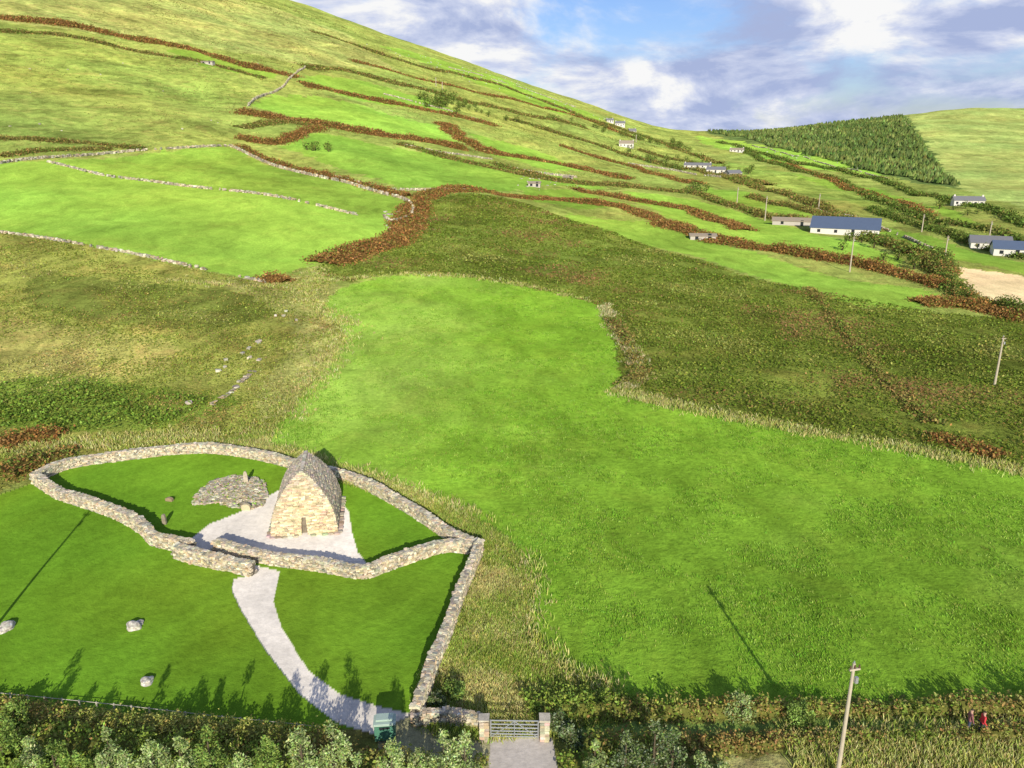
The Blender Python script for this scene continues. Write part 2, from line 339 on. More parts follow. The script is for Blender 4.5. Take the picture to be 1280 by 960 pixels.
# ------------------------------------------------------------------ hedges
RED=[(.36,.20,.07),(.27,.15,.05),(.42,.23,.075),(.22,.24,.05),(.31,.15,.055)]
BRN=[(.30,.25,.075),(.20,.23,.05),(.34,.24,.08),(.18,.25,.045)]
GRN=[(.14,.22,.04),(.19,.27,.055),(.11,.16,.03),(.26,.26,.07)]
def hedge(pts,h,w,pal,dens=1.,size=None,name='hedgerow'):
    P=smooth(L(pts)); Q_,T,Ln=resample(P,1.0); ym=Q_[:,1].mean()
    sz=size or (.09+.0009*ym)
    n=int(min(30000,max(60,Ln*(w+2*h)*dens/(sz*sz)*.9)))
    k=rng.integers(0,len(Q_),n); N=np.c_[-T[:,1],T[:,0]]
    sx=np.arange(len(Q_))*1.
    gapn=.75+.3*np.sin(sx*.17+rng.uniform(0,6))*np.sin(sx*.071+rng.uniform(0,6))
    hv=np.clip(h*(gapn+.15*np.sin(sx*.61)+rng.normal(0,.14,len(Q_))),.15*h,1.5*h)
    wv=w*np.clip(gapn+.25+.2*np.sin(sx*.23+1),.4,1.5)
    th=rng.uniform(-.15,math.pi+.15,n); rr=rng.uniform(.7,1.15,n)
    off=np.cos(th)*wv[k]*.5*rr; A=Q_[k]+N[k]*off[:,None]+rng.normal(0,.15+.0022*ym,(n,2))
    z=H(A[:,0],A[:,1])+np.maximum(np.sin(th),0)*hv[k]*rr
    cs=lown(A[:,0],A[:,1],7.)+rng.normal(0,.5,n)
    ci=np.clip(((cs+1.2)/2.4*len(pal)).astype(int),0,len(pal)-1)
    V1=cards(np.c_[A,z],sz*rng.uniform(.5,1.3,n),vary(np.array(pal)[ci],n,.24),up=.3)
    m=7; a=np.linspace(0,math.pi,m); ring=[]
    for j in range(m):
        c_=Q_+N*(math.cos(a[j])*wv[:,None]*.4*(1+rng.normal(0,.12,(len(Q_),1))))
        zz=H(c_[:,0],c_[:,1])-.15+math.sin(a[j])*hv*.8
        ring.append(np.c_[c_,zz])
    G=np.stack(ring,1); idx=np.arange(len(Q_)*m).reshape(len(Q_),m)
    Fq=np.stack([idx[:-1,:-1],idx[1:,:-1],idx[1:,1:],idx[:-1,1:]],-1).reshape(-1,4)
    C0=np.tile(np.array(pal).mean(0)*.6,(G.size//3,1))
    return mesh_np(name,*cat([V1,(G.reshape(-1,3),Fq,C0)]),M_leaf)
HL=[([(-60,14),(0,22),(120,38),(230,60),(300,80),(372,97)],2.0,14,RED),
 ([(-60,34),(60,42),(180,66),(330,98)],1.2,8,BRN),
 ([(-60,176),(40,174),(120,180),(180,186)],.8,5,BRN),
 ([(300,140),(360,150),(430,160),(500,172),(580,186)],2.2,12,RED),
 ([(378,106),(440,119),(510,133),(570,145),(620,158)],1.8,10,RED),
 ([(300,185),(340,203),(400,219),(460,234),(510,246)],1.8,5,RED),
 ([(300,172),(350,178),(400,160)],1.5,8,RED),([(300,160),(350,152),(400,160)],1.2,7,BRN),
 ([(405,330),(450,313),(500,297),(515,268),(540,243),(590,237),(640,246),(700,250),(790,262),(850,286),(930,306)],1.3,9,RED),
 ([(930,308),(1000,318),(1060,328),(1120,342),(1180,360)],2.2,6,RED),
 ([(555,155),(580,175),(620,192),(700,206),(790,224)],1.8,11,RED),
 ([(640,150),(700,168),(760,186),(860,212)],2.0,11,BRN),
 ([(380,84),(440,90),(540,115),(640,140),(730,160)],2.0,12,BRN),
 ([(390,40),(430,52),(520,82),(640,112),(760,160)],1.6,11,BRN),
 ([(440,76),(520,98),(640,124),(740,152),(790,172)],1.4,9,RED),
 ([(500,180),(560,197),(640,216),(720,228)],1.4,8,BRN),
 ([(700,182),(790,208),(870,230)],1.6,8,RED),
 ([(800,188),(880,208),(960,232)],1.8,7,BRN),
 ([(860,238),(930,262),(1000,276)],2,6,BRN),
 ([(960,202),(1060,236),(1160,272)],1.8,6,RED),
 ([(940,246),(1010,264),(1090,290)],1.8,6,BRN),
 ([(1080,300),(1140,318),(1178,342)],2.5,5,BRN),
 ([(1168,318),(1180,345),(1205,372),(1250,386),(1290,398)],2.4,5,GRN+RED[:1]),
 ([(1150,380),(1200,380),(1250,392),(1290,402)],1.6,7,RED),
 ([(930,190),(1000,215),(1060,232),(1130,262),(1200,282),(1290,305)],2,5,GRN),
 ([(900,178),(980,200),(1060,216),(1110,226)],2,5,GRN),
 ([(1100,226),(1200,256),(1290,286)],2,5,GRN),
 ([(870,212),(960,240),(1060,270)],2,6,BRN),
 ([(1090,262),(1160,285),(1290,325)],2,5,GRN),
 ([(720,238),(790,250),(860,262),(930,288)],1.6,8,RED),
 ([(620,205),(680,222),(770,232),(850,240)],1.6,9,BRN),
 ([(740,150),(820,176),(900,205)],2.,7,BRN),
 ([(0,196),(60,188),(140,186)],1.,4,BRN),
 ([(1010,360),(1060,420),(1110,480),(1165,530)],.6,2.,BRN),
 ([(0,598),(30,582),(60,574),(88,570)],1.2,3.5,BRN+RED[:2]),
 ([(0,560),(30,548),(75,545)],.9,3.,RED),
 ([(1165,548),(1200,555),(1250,572)],1.,3.,RED),
 ([(325,352),(345,350),(358,354)],1.6,3.,RED),
 ([(765,400),(782,425),(800,462),(790,480)],.9,2.2,BRN)]
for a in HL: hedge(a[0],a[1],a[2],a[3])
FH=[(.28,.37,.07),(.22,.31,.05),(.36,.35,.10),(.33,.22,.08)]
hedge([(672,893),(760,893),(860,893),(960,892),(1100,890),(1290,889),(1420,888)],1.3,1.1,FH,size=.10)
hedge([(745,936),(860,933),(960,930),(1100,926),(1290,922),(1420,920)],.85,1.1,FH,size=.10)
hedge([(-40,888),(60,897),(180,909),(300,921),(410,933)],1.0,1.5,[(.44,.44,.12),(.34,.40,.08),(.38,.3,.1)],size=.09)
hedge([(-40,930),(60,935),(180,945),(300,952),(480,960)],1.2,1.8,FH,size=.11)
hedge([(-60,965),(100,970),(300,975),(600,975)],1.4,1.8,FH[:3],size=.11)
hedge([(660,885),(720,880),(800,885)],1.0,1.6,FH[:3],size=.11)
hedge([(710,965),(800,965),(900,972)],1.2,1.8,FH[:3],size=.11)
# ------------------------------------------------------------------ trees
def tree(u,v,h,r,pal,name='shrub_tree',n=1400,leaf=.12,lean=0.,tall=1.):
    x,y=loc(u,v); z=float(H(x,y)); parts=[]
    def limb(a,b,r0,r1,m=6):
        a=np.array(a);b=np.array(b);d=b-a;d/=np.linalg.norm(d)
        e=np.cross(d,[.3,.9,.1]);e/=np.linalg.norm(e);f=np.cross(d,e)
        th=np.arange(m)*2*math.pi/m
        R=np.outer(np.cos(th),e)+np.outer(np.sin(th),f)
        Vv=np.r_[a+R*r0,b+R*r1]; i=np.arange(m);j=(i+1)%m
        return Vv,np.stack([i,j,j+m,i+m],1),np.tile((.15,.12,.08),(2*m,1))
    top=np.array([x+lean,y,z+h*.75]); b0=np.array([x,y,z-.2])
    parts.append(limb(b0,top,.09*h/3,.03))
    K=11; cen=[]
    for j in range(K):
        f=rng.uniform(.15,.8); a=rng.uniform(0,6.28); s=b0+(top-b0)*f; rf=r*(1.05-.6*f)
        e=s+np.array([math.cos(a)*rf*.8,math.sin(a)*rf*.8,h*rng.uniform(.08,.22)])
        parts.append(limb(s,e,.03*h/3,.012,4)); cen.append((e,r*rng.uniform(.28,.48)))
    cen.append((top+[0,0,h*.12],r*.34)); cen.append((b0+(top-b0)*.6,r*.5)); cen.append((b0+(top-b0)*.3,r*.6))
    for e,rr in cen:
        m=n//len(cen); d=rng.normal(0,1,(m,3)); d/=np.linalg.norm(d,axis=1)[:,None]
        d*=(rng.uniform(.35,1.1,(m,1))); d[:,2]*=1.25*tall
        P=e+d*rr; P[:,2]=np.maximum(P[:,2],z+.05)
        sh=.7+.55*rng.random()
        parts.append(cards(P,leaf*rng.uniform(.6,1.3,m),vary(pick(pal,m)*sh,m,.22),up=.1,asp=.5))
    mesh_np(name,*cat(parts),M_leaf)
LG=[(.36,.46,.17),(.29,.40,.11),(.44,.52,.24)]
MG=[(.25,.36,.08),(.30,.42,.11),(.19,.29,.06)]
DG=[(.11,.16,.05),(.15,.21,.07),(.26,.31,.18)]
for u,v,h,r in [(8,965,4.2,1.0),(48,985,3.3,.8),(105,1000,3.0,.8),(145,985,4.0,.75),(200,1000,3.9,.85),(232,990,3.6,.8),(268,990,4.3,.9),(305,1005,3.2,.8),(340,1000,4.1,.85),(382,995,4.4,.85),(420,990,4.6,1.0),(450,1010,3.5,.8),(492,1000,3.8,.9),(525,995,3.1,.7),(556,995,4.2,1.0),(582,998,4.3,.95),(75,990,3.3,.8),(170,1010,3.5,.9)]:
    tree(u,v,h,r,LG if rng.random()<.65 else MG,n=2300,leaf=.08,tall=1.3)
for u,v,h,r,p in [(742,985,3.2,.7,LG),(780,985,3.7,.9,DG),(815,980,4.3,1.1,DG),(838,985,4.0,1.0,DG),(870,1000,3.1,.9,LG),(20,905,1.4,.9,MG),(545,882,.9,.7,DG),(568,870,1.0,.8,MG),(30,1000,2.5,.9,MG),(900,1010,2.8,.9,LG),(713,930,1.2,.7,DG),(1000,905,1.6,.9,MG),(700,912,1.2,.8,DG),(925,897,1.5,.9,LG)]:
    tree(u,v,h,r,p,n=2000,leaf=.08)
def grove(pts,n,h,name='tree_clump',pal=GRN,spread=6):
    P=L(pts); parts=[]
    Q_,T,Ln=resample(P,1.)
    for _ in range(n):
        k=rng.integers(len(Q_)); c=Q_[k]+rng.normal(0,spread,2); z=float(H(*c)); hh=h*rng.uniform(.5,1.2)
        m=110; d=rng.normal(0,1,(m,3)); d/=np.linalg.norm(d,axis=1)[:,None]; d*=rng.uniform(.4,1.15,(m,1))
        Pp=np.array([c[0],c[1],z+hh*.55])+d*np.array([hh*.5,hh*.5,hh*.45])
        parts.append(cards(Pp,hh*.1,vary(pick(pal,m),m,.3),up=.2))
        parts.append(stones(np.array([[c[0],c[1],z+hh*.2]]),np.array([[.35,.35,hh*.6]]),np.array([0.]),np.array([[.1,.08,.05]]),.05))
    mesh_np(name,*cat(parts),M_leaf)
grove([(530,133),(570,128),(625,150)],40,6,spread=12)
grove([(690,150),(760,165),(840,180),(860,190)],36,6,spread=10)
grove([(770,185),(830,205),(850,215)],14,5)
grove([(860,235),(880,245)],7,5,spread=5)
grove([(1100,310),(1180,335)],14,4,spread=5)
grove([(850,200),(940,218)],12,5,spread=6)
grove([(1190,260),(1240,270)],7,4,spread=5)
grove([(1060,300),(1110,312)],8,3.5,spread=4)
grove([(390,185),(420,190)],5,4,spread=5)
A=scatter(L([(885,164),(1010,158),(1128,144),(1160,190),(1200,233),(1130,222),(1000,193)]),7000,1.3)
m=6; th=np.arange(m)*2*math.pi/m
Vs,Fs,Cs=[],[],[]; o=0; zc_=zoned(A,[(.22,.28,.08),(.15,.21,.055),(.12,.18,.05)],40.)
for p,c0 in zip(A,zc_):
    h=rng.uniform(1.8,4.8); r=h*.45
    ring=np.c_[p[0]+np.cos(th)*r*rng.uniform(.6,1.2,m),p[1]+np.sin(th)*r*rng.uniform(.6,1.2,m),p[2]+h*rng.uniform(.05,.3,m)]
    tip=np.array([[p[0],p[1],p[2]+h]]); Vs.append(np.r_[ring,tip]); i=np.arange(m)
    Fs.append(np.stack([i,(i+1)%m,np.full(m,m)],1)+o); o+=m+1
    Cs.append(np.tile(vary(c0,1,.25),(m+1,1)))
mesh_np('conifer_plantation',np.concatenate(Vs),np.concatenate(Fs),np.concatenate(Cs),M_leaf)
# ------------------------------------------------------------------ dry stone walls
SP=[(.60,.53,.38),(.50,.44,.32),(.66,.60,.45),(.38,.36,.28),(.55,.45,.29)]
def wall(pts,h,w,name='drystone_wall',st=.28,sm=True):
    P=L(pts)
    if sm: P=smooth(P)
    Q_,T,Ln=resample(P,st*.9); n=len(Q_); N=np.c_[-T[:,1],T[:,0]]; yaw=np.arctan2(T[:,1],T[:,0])
    hw_=h*(1+.05*np.sin(np.arange(n)*.21)+.04*np.sin(np.arange(n)*.083+2))
    parts=[]; crs=max(2,int(h/(st*.5)))
    for side in (-1,1):
        for c in range(crs):
            ch=hw_/crs
            off=side*(w*.5-.14-.05*c*h/crs)
            sh=rng.uniform(-.5,.5)*st
            A=Q_+N*off+T*sh+rng.normal(0,.02,(n,2)); z=H(A[:,0],A[:,1])+(c+.5)*ch+rng.normal(0,.015,n)
            D=np.c_[np.full(n,st)*rng.uniform(.6,1.3,n),np.full(n,.33)*rng.uniform(.8,1.15,n),ch*.98*rng.uniform(.75,1.15,n)]
            parts.append(stones(np.c_[A,z],D,yaw+rng.normal(0,.08,n),vary(pick(SP,n),n,.18,.04)))
    K=2
    for j in range(K):
        off=(j-(K-1)/2)*w*.42
        A=Q_+N*off+rng.normal(0,.05,(n,2)); z=H(A[:,0],A[:,1])+hw_-h/crs*.35
        D=np.c_[np.full(n,st),np.full(n,w*.42),np.full(n,h/crs)]*rng.uniform(.7,1.3,(n,3))
        parts.append(stones(np.c_[A,z],D,yaw+rng.normal(0,.3,n),vary(pick(SP,n),n,.15,.04)*1.1))
    A=Q_; z=H(A[:,0],A[:,1])+h*.43
    parts.append(stones(np.c_[A,z],np.c_[np.full(n,st*1.3),np.full(n,w*.55),np.full(n,h*.86)],yaw,np.tile((.15,.13,.10),(n,1)),.02,0))
    return mesh_np(name,*cat(parts),M_stone)
wall(enc,.95,.74)
wall([(600,692),(590,715),(575,750),(560,795),(545,830),(532,870),(520,903)],1.2,.6)
wall([(45,603),(75,622),(105,632),(150,648),(183,668),(195,680),(240,690)],1.0,.76)
wall([(222,696),(250,704),(285,711),(315,718)],1.05,.8)
wall([(272,688),(300,696),(340,704),(400,712),(452,721),(480,713),(520,699),(560,688),(598,692)],.95,.72)
wall([(520,905),(560,903),(598,908)],.8,.55)
def fieldwall(pts,h=1.1,gap=.1,name='field_wall'):
    P=smooth(L(pts)); Q_,T,Ln=resample(P,.6); n=len(Q_); parts=[]
    yaw=np.arctan2(T[:,1],T[:,0]); k=(np.sin(np.arange(n)*.11)+np.sin(np.arange(n)*.037)*.6+rng.normal(0,.5,n))>-1.5+gap
    for c in range(2):
        A=Q_+rng.normal(0,.15,(n,2)); z=H(A[:,0],A[:,1])+h*(.22+.42*c)
        D=np.c_[np.full(n,.65),np.full(n,.5),np.full(n,h*.48)]*rng.uniform(.5,1.3,(n,3))
        parts.append(stones(np.c_[A,z][k],D[k],(yaw+rng.normal(0,.25,n))[k],vary(pick(SP,n),n,.25,.04)[k]*.85))
    mesh_np(name,*cat(parts),M_stone)
for p,h,g in [([(0,291),(100,306),(200,325),(330,353)],.7,.9),([(0,205),(60,198),(150,191),(240,185),(290,183)],1.0,.4),([(60,203),(130,220),(200,229),(330,244),(445,269)],.9,.4),
 ([(290,184),(330,203),(390,220),(440,231),(505,250),(515,268),(492,278),(480,272)],1.2,.1),([(310,133),(330,120),(350,112),(382,84)],1.6,.1),([(505,182),(560,192),(620,200)],1.,1.),
 ([(620,205),(660,215),(720,222)],1.3,.6),([(940,182),(1040,208),(1110,224)],1.,1.),([(785,205),(850,215),(900,222)],1.4,.6),([(328,455),(310,470),(290,490),(265,505),(225,525)],.3,2.3),
 ([(560,84),(640,106),(720,134)],1.2,1.1),([(480,118),(560,138),(620,156)],1.1,1.1),([(420,222),(500,238),(600,240)],1.,1.2),([(1020,262),(1100,285),(1180,318)],1.,1.1)]:
    fieldwall(p,h,g)
# ------------------------------------------------------------------ boulders
def boulder(u,v,r,name='boulder'):
    x,y=loc(u,v)
    bm=bmesh.new(); bmesh.ops.create_icosphere(bm,subdivisions=3,radius=r)
    ph=rng.uniform(0,6,6)
    for vt in bm.verts:
        c=vt.co/r; k=1+.16*math.sin(3*c.x+ph[0])*math.sin(4*c.y+ph[1])+.1*math.sin(7*c.z+ph[2]+3*c.x)
        vt.co=Vector((c.x*r*1.15*k,c.y*r*.9*k,max(c.z,-.5)*r*.62*k))
    me=bpy.data.meshes.new(name); bm.to_mesh(me); bm.free()
    a=me.attributes.new('Col','FLOAT_COLOR','POINT'); nn=len(me.vertices)
    a.data.foreach_set('color',np.c_[vary((.55,.51,.43),nn,.3,.03),np.ones(nn)].astype(np.float32).ravel())
    me.materials.append(M_stone); o=bpy.data.objects.new(name,me); o.location=(x,y,float(H(x,y))+r*.2); o.rotation_euler=(0,0,rng.uniform(0,6)); col.objects.link(o)
boulder(167,784,.5); boulder(10,784,.5); boulder(184,853,.42); boulder(2,790,.35); boulder(174,780,.3)
A=np.concatenate([scatter(L([(0,60),(400,90),(380,100),(290,180),(0,160)]),16,1.),scatter(L([(480,265),(512,262),(505,290),(480,292)]),24,0.),scatter(L([(640,220),(720,222),(740,240),(650,240)]),20,0.),scatter(L([(220,525),(330,455),(380,390),(350,385),(250,480)]),14,0.)])
n=len(A); A[:,2]+=.1
mesh_np('field_stones',*stones(A,rng.uniform(.3,1.0,(n,3))*np.array([1,1,.6]),rng.uniform(0,6,n),vary((.5,.46,.37),n,.2,.03)),M_stone)
# ------------------------------------------------------------------ the oratory
OX,OY=loc(381,669); OZ=float(H(OX,OY+3)); oy=math.radians(9.)
ora=empty('stone_oratory',(OX,OY,OZ),oy)
HH=5.35; NC=40; parts=[]
LEN=7.0
def ring(z,shrink=0.):
    t=min(z/HH,1.); hw=2.72*max(1-t**2.15,0)**.88+.06; hw=max(hw-shrink,.05)
    ins=1.25*t**1.6+shrink
    return hw,ins,LEN-ins
for c in range(NC):
    z0=HH*c/NC; zc=z0+HH/NC/2; hw,y0,y1=ring(zc); ch=HH/NC
    segs=[((-hw,y0),(hw,y0)),((hw,y0),(hw,y1)),((hw,y1),(-hw,y1)),((-hw,y1),(-hw,y0))]
    for si,(a,b) in enumerate(segs):
        a=np.array(a);b=np.array(b);Ln=np.hypot(*(b-a)); 
        if Ln<.2: continue
        d=(b-a)/Ln; nrm=np.array([d[1],-d[0]]); pos=0.
        while pos<Ln-.04:
            l=min(rng.uniform(.18,.55),Ln-pos); mid=a+d*(pos+l/2)-nrm*(.17+rng.normal(0,.018)); pos+=l
            if si==0 and zc<1.6:
                hwd=.25-.05*zc
                if abs(mid[0])-l/2<hwd:
                    if abs(mid[0])+l/2<hwd+.02: continue
                    s_=1 if mid[0]>0 else -1
                    inn=hwd; out=abs(mid[0])+l/2; l2=out-inn
                    if l2<.06: continue
                    mid=np.array([s_*(inn+out)/2,mid[1]]); l=l2
            t=zc/HH
            warm=np.array([.64,.53,.34]); grey=np.array([.52,.46,.35])
            if si==0:
                edge=abs(mid[0])/max(hw,.1); f=np.clip((t-.5)*1.3+ (edge-.6)*.5,0,1)*.8
            else: f=np.clip(t*1.+.3,0,1)
            cc=warm*(1-f)+grey*f
            parts.append((np.array([mid[0],mid[1],zc]),np.array([l*.98,.36,ch*.94]),math.atan2(d[1],d[0]),vary(cc,1,.2,.05)[0]))
for k in range(14):
    yy=1.35+k*(LEN-2.7)/13
    parts.append((np.array([0,yy,HH+.0]),np.array([.3,.42,.14]),0.,vary((.55,.5,.4),1,.15,.04)[0]))
C_=np.array([p[0] for p in parts]);D_=np.array([p[1] for p in parts]);Yw=np.array([p[2] for p in parts]);Cl=np.array([p[3] for p in parts])
mesh_np('corbelled_stonework',*stones(C_,D_,Yw,Cl,.09,.03),M_stone,parent=ora)
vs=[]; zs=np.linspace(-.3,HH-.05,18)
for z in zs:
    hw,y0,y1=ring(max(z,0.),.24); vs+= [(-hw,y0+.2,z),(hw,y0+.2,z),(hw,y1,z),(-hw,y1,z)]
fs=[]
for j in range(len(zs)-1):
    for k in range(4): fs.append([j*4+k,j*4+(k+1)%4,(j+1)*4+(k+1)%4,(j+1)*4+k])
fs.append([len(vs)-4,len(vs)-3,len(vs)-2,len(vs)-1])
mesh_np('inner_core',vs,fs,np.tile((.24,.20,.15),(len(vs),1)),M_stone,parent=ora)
mesh_np('door_lintel',*stones(np.array([[0,.30,1.68]]),np.array([[.95,.4,.14]]),np.array([0.]),np.array([[.62,.53,.36]]),.03,0),M_stone,parent=ora)
pc=[]
for a,b in [((-2.95,-.1),(-.45,-.1)),((.45,-.1),(2.95,-.1)),((-2.95,-.1),(-2.95,7.2)),((2.95,-.1),(2.95,7.2))]:
    a=np.array(a,float);b=np.array(b,float);nn=int(np.hypot(*(b-a))/.5)
    for j in range(nn): pc.append(np.r_[a+(b-a)*(j+.5)/nn,.03])
pc=np.array(pc); mesh_np('footing_stones',*stones(pc,np.tile((.42,.42,.16),(len(pc),1)),rng.uniform(0,.3,len(pc)),vary((.52,.45,.32),len(pc))),M_stone,parent=ora)
PC=smooth(L([(240,630),(252,612),(270,600),(300,594),(328,602),(334,618),(326,634),(300,636),(270,631)]),True,5)
n=1000; A=scatter(PC,n,0.); cen=PC.mean(0); rr=np.hypot((A[:,0]-cen[0])/3.6,(A[:,1]-cen[1])/4.)
A[:,2]+=.02+.26*np.clip(1-rr**2,0,1)
ccn=pick(SP+[(.46,.36,.23),(.42,.36,.26)],n)
parts=[stones(A,np.c_[rng.uniform(.2,.42,n),rng.uniform(.18,.36,n),rng.uniform(.08,.16,n)],rng.uniform(0,6,n),vary(ccn,n,.22,.05)*1.05,tilt=.12)]
parts.append(cards(np.c_[A[:200,:2]+rng.normal(0,.1,(200,2)),A[:200,2]+.1],.12,vary((.25,.4,.05),200,.2)))
mesh_np('stone_cairn',*cat(parts),M_stone)
def slab(u,v,w,h,d,name,c=(.36,.33,.26)):
    x,y=loc(u,v); z=float(H(x,y))
    prof_=[(-w/2,-.2),(w/2,-.2),(w*.52,h*.55),(w*.42,h*.85),(w*.15,h),(-w*.2,h*.97),(-w*.45,h*.8),(-w*.5,h*.4)]
    k=len(prof_); V=[(a,-d/2,b) for a,b in prof_]+[(a*.94,d/2,b*.98) for a,b in prof_]
    me=bpy.data.meshes.new(name); me.from_pydata(V,[],[list(range(k))]+[list(range(2*k-1,k-1,-1))]+[[(i+1)%k,i,i+k,(i+1)%k+k] for i in range(k)])
    at=me.attributes.new('Col','FLOAT_COLOR','POINT'); at.data.foreach_set('color',np.tile((*c,1.),(2*k,1)).astype(np.float32).ravel())
    me.materials.append(M_stone); o=bpy.data.objects.new(name,me); o.location=(x,y,z); o.rotation_euler=(.05,0,rng.uniform(-.3,.3)); col.objects.link(o)
slab(308,606,.4,1.5,.16,'inscribed_pillar_stone',(.5,.44,.33))
slab(212,626,.7,.35,.3,'low_stone_marker',(.35,.26,.16))
slab(308,637,.8,.6,.3,'kerb_slab',(.62,.53,.34))
slab(206,655,.35,1.0,.2,'low_stone_marker',(.3,.26,.19))
# ------------------------------------------------------------------ generic built parts
def box(name,c,d,mat,parent,rz=0,bev=.0):
    bm=bmesh.new(); bmesh.ops.create_cube(bm,size=1)
    for v in bm.verts: v.co=Vector((v.co.x*d[0],v.co.y*d[1],v.co.z*d[2]))
    if bev>0: bmesh.ops.bevel(bm,geom=bm.edges[:],offset=bev,segments=2,affect='EDGES')
    me=bpy.data.meshes.new(name); bm.to_mesh(me); bm.free(); me.materials.append(mat)
    o=bpy.data.objects.new(name,me); o.location=c; o.rotation_euler=(0,0,rz); col.objects.link(o); o.parent=parent; return o
def cyl(name,a,b,r0,r1,mat,parent,m=10):
    a=np.array(a,float);b=np.array(b,float);d=b-a;d/=np.linalg.norm(d)
    e=np.cross(d,[.31,.9,.17]);e/=np.linalg.norm(e);f=np.cross(d,e); th=np.arange(m)*2*math.pi/m
    R=np.outer(np.cos(th),e)+np.outer(np.sin(th),f); V=[tuple(p) for p in np.r_[a+R*r0,b+R*r1]]
    me=bpy.data.meshes.new(name); me.from_pydata(V,[],[[i,(i+1)%m,(i+1)%m+m,i+m] for i in range(m)]+[list(range(m))[::-1],list(range(m,2*m))])
    me.materials.append(mat); o=bpy.data.objects.new(name,me); col.objects.link(o); o.parent=parent; return o
M_wood=mat_plain('weathered_pole',(.48,.42,.31),.9,0,.25,4.)
M_metal=mat_plain('galvanised_metal',(.5,.52,.52),.4,.6,.15,5.)
M_porc=mat_plain('insulator',(.12,.07,.05),.3)
M_white=mat_plain('white_render',(.72,.69,.62),.85,0,.08,1.)
M_grey=mat_plain('grey_render',(.50,.46,.40),.9,0,.15,1.)
M_slate=mat_plain('slate_roof',(.22,.22,.23),.6,0,.25,2.)
M_blue=mat_plain('blue_sheet_roof',(.11,.15,.23),.5,0,.12,.6)
M_dark=mat_plain('window_glass',(.03,.035,.04),.15,0,.1,1.,.6)
M_greenp=mat_plain('green_paint',(.08,.22,.15),.5,0,.15,4.)
M_lgreen=mat_plain('pale_green_lid',(.42,.54,.46),.5,0,.15,4.)
M_brownr=mat_plain('weathered_tin',(.36,.30,.22))
def pole(x,y,h,arm=True,r=.13,yaw=0.):
    z=float(H(x,y)); e=empty('utility_pole',(x,y,z),yaw)
    cyl('shaft',(0,0,-.5),(0,0,h),r,r*.62,M_wood,e)
    if arm:
        box('crossarm',(0,-r*.8,h-.3),(.6,.09,.1),M_wood,e)
        for k in (-.25,0,.25):
            cyl('insulator',(k,-r*.8,h-.25),(k,-r*.8,h-.06),.05,.035,M_porc,e,8)
        box('fuse_box',(.12,-r-.05,h-.9),(.16,.14,.35),M_metal,e)
    cyl('pole_cap',(0,0,h-.02),(0,0,h+.12),.05,.03,M_metal,e,8)
px,py=loc(1046,974); pole(px,py,7.3,yaw=.2)
pole(-35.5,44.,8.6,yaw=.1)
for u,v,h in [(1243,482,7.),(1062,340,9.),(956,276,9.5),(921,256,8.),(1180,328,7.),(1023,262,7.),(1152,290,6.),(795,178,7),(545,108,8),(553,112,7),(1236,300,6)]:
    x,y=loc(u,v); pole(x,y,h,True,.14+.0003*y)
def house(u,v,w,d,h,rh,yaw,wm,rm,name='cottage',nwin=3,chim=True):
    x,y=loc(u,v); z=float(H(x,y)); e=empty(name,(x,y,z),yaw)
    V=[(-w/2,-d/2,-2),(w/2,-d/2,-2),(w/2,d/2,-2),(-w/2,d/2,-2),(-w/2,-d/2,h),(w/2,-d/2,h),(w/2,d/2,h),(-w/2,d/2,h),(-w/2,0,h+rh),(w/2,0,h+rh)]
    me=bpy.data.meshes.new('walls'); me.from_pydata(V,[],[(0,1,5,4),(2,3,7,6),(1,2,6,9,5),(3,0,4,8,7)]); me.materials.append(wm)
    o=bpy.data.objects.new('walls',me); col.objects.link(o); o.parent=e
    ov=.35; k=rh/(d/2); t=.15; R=[]
    for s in (-1,1):
        R+=[(-w/2-ov,s*(d/2+ov),h-ov*k+.05),(w/2+ov,s*(d/2+ov),h-ov*k+.05),(w/2+ov,0,h+rh+.05),(-w/2-ov,0,h+rh+.05)]
    V=R+[(a,b,c+t) for a,b,c in R]
    fs=[]
    for s in (0,4):
        q=[s,s+1,s+2,s+3]; fs.append(q[::-1]); fs.append([i+8 for i in q])
        for i in range(4): fs.append([q[i],q[(i+1)%4],q[(i+1)%4]+8,q[i]+8])
    me=bpy.data.meshes.new('roof'); me.from_pydata(V,[],fs); me.materials.append(rm)
    o=bpy.data.objects.new('roof',me); col.objects.link(o); o.parent=e
    for i in range(nwin):
        cx_=-w/2+w*(i+.5)/nwin
        if i==nwin//2 and nwin>1: box('door',(cx_,-d/2-.03,1.),(1.,.1,2.0),M_dark,e)
        else: box('window',(cx_,-d/2-.03,h*.55),(1.0,.1,1.0),M_dark,e)
    if chim:
        for s in (-1,1): box('chimney',(s*(w/2-.5),0,h+rh+.3),(.7,.6,1.),wm,e)
    return e
house(1056,291,22,15,2.2,3.1,-.42,M_white,M_blue,'farm_shed',4,False)
house(990,281,14,5,1.6,1.0,-.35,M_grey,M_brownr,'stone_byre',2,False)
house(1209,257,13,6,2.6,1.6,-.25,M_white,M_slate,'cottage',5)
house(1236,309,11,9,1.8,1.6,-.4,M_white,M_slate,'farm_shed',3,False)
house(1268,319,12,8,2.2,1.8,-.4,M_white,M_blue,'farm_shed',3,False)
house(872,210,20,6,2.2,1.6,-.35,M_white,M_slate,'farmhouse',5)
house(895,216,13,7,2.4,1.8,-.35,M_white,M_slate,'farm_shed',3,False)
house(916,220,10,7,2.2,1.8,.3,M_grey,M_slate,'farm_shed',2,False)
house(921,190,13,5,2.2,1.5,-.4,M_white,M_brownr,'cottage',4)
house(775,158,11,6,3.4,2.2,-.2,M_white,M_slate,'farmhouse',4)
house(783,184,12,6,3.2,2.2,-.2,M_white,M_brownr,'farmhouse',4)
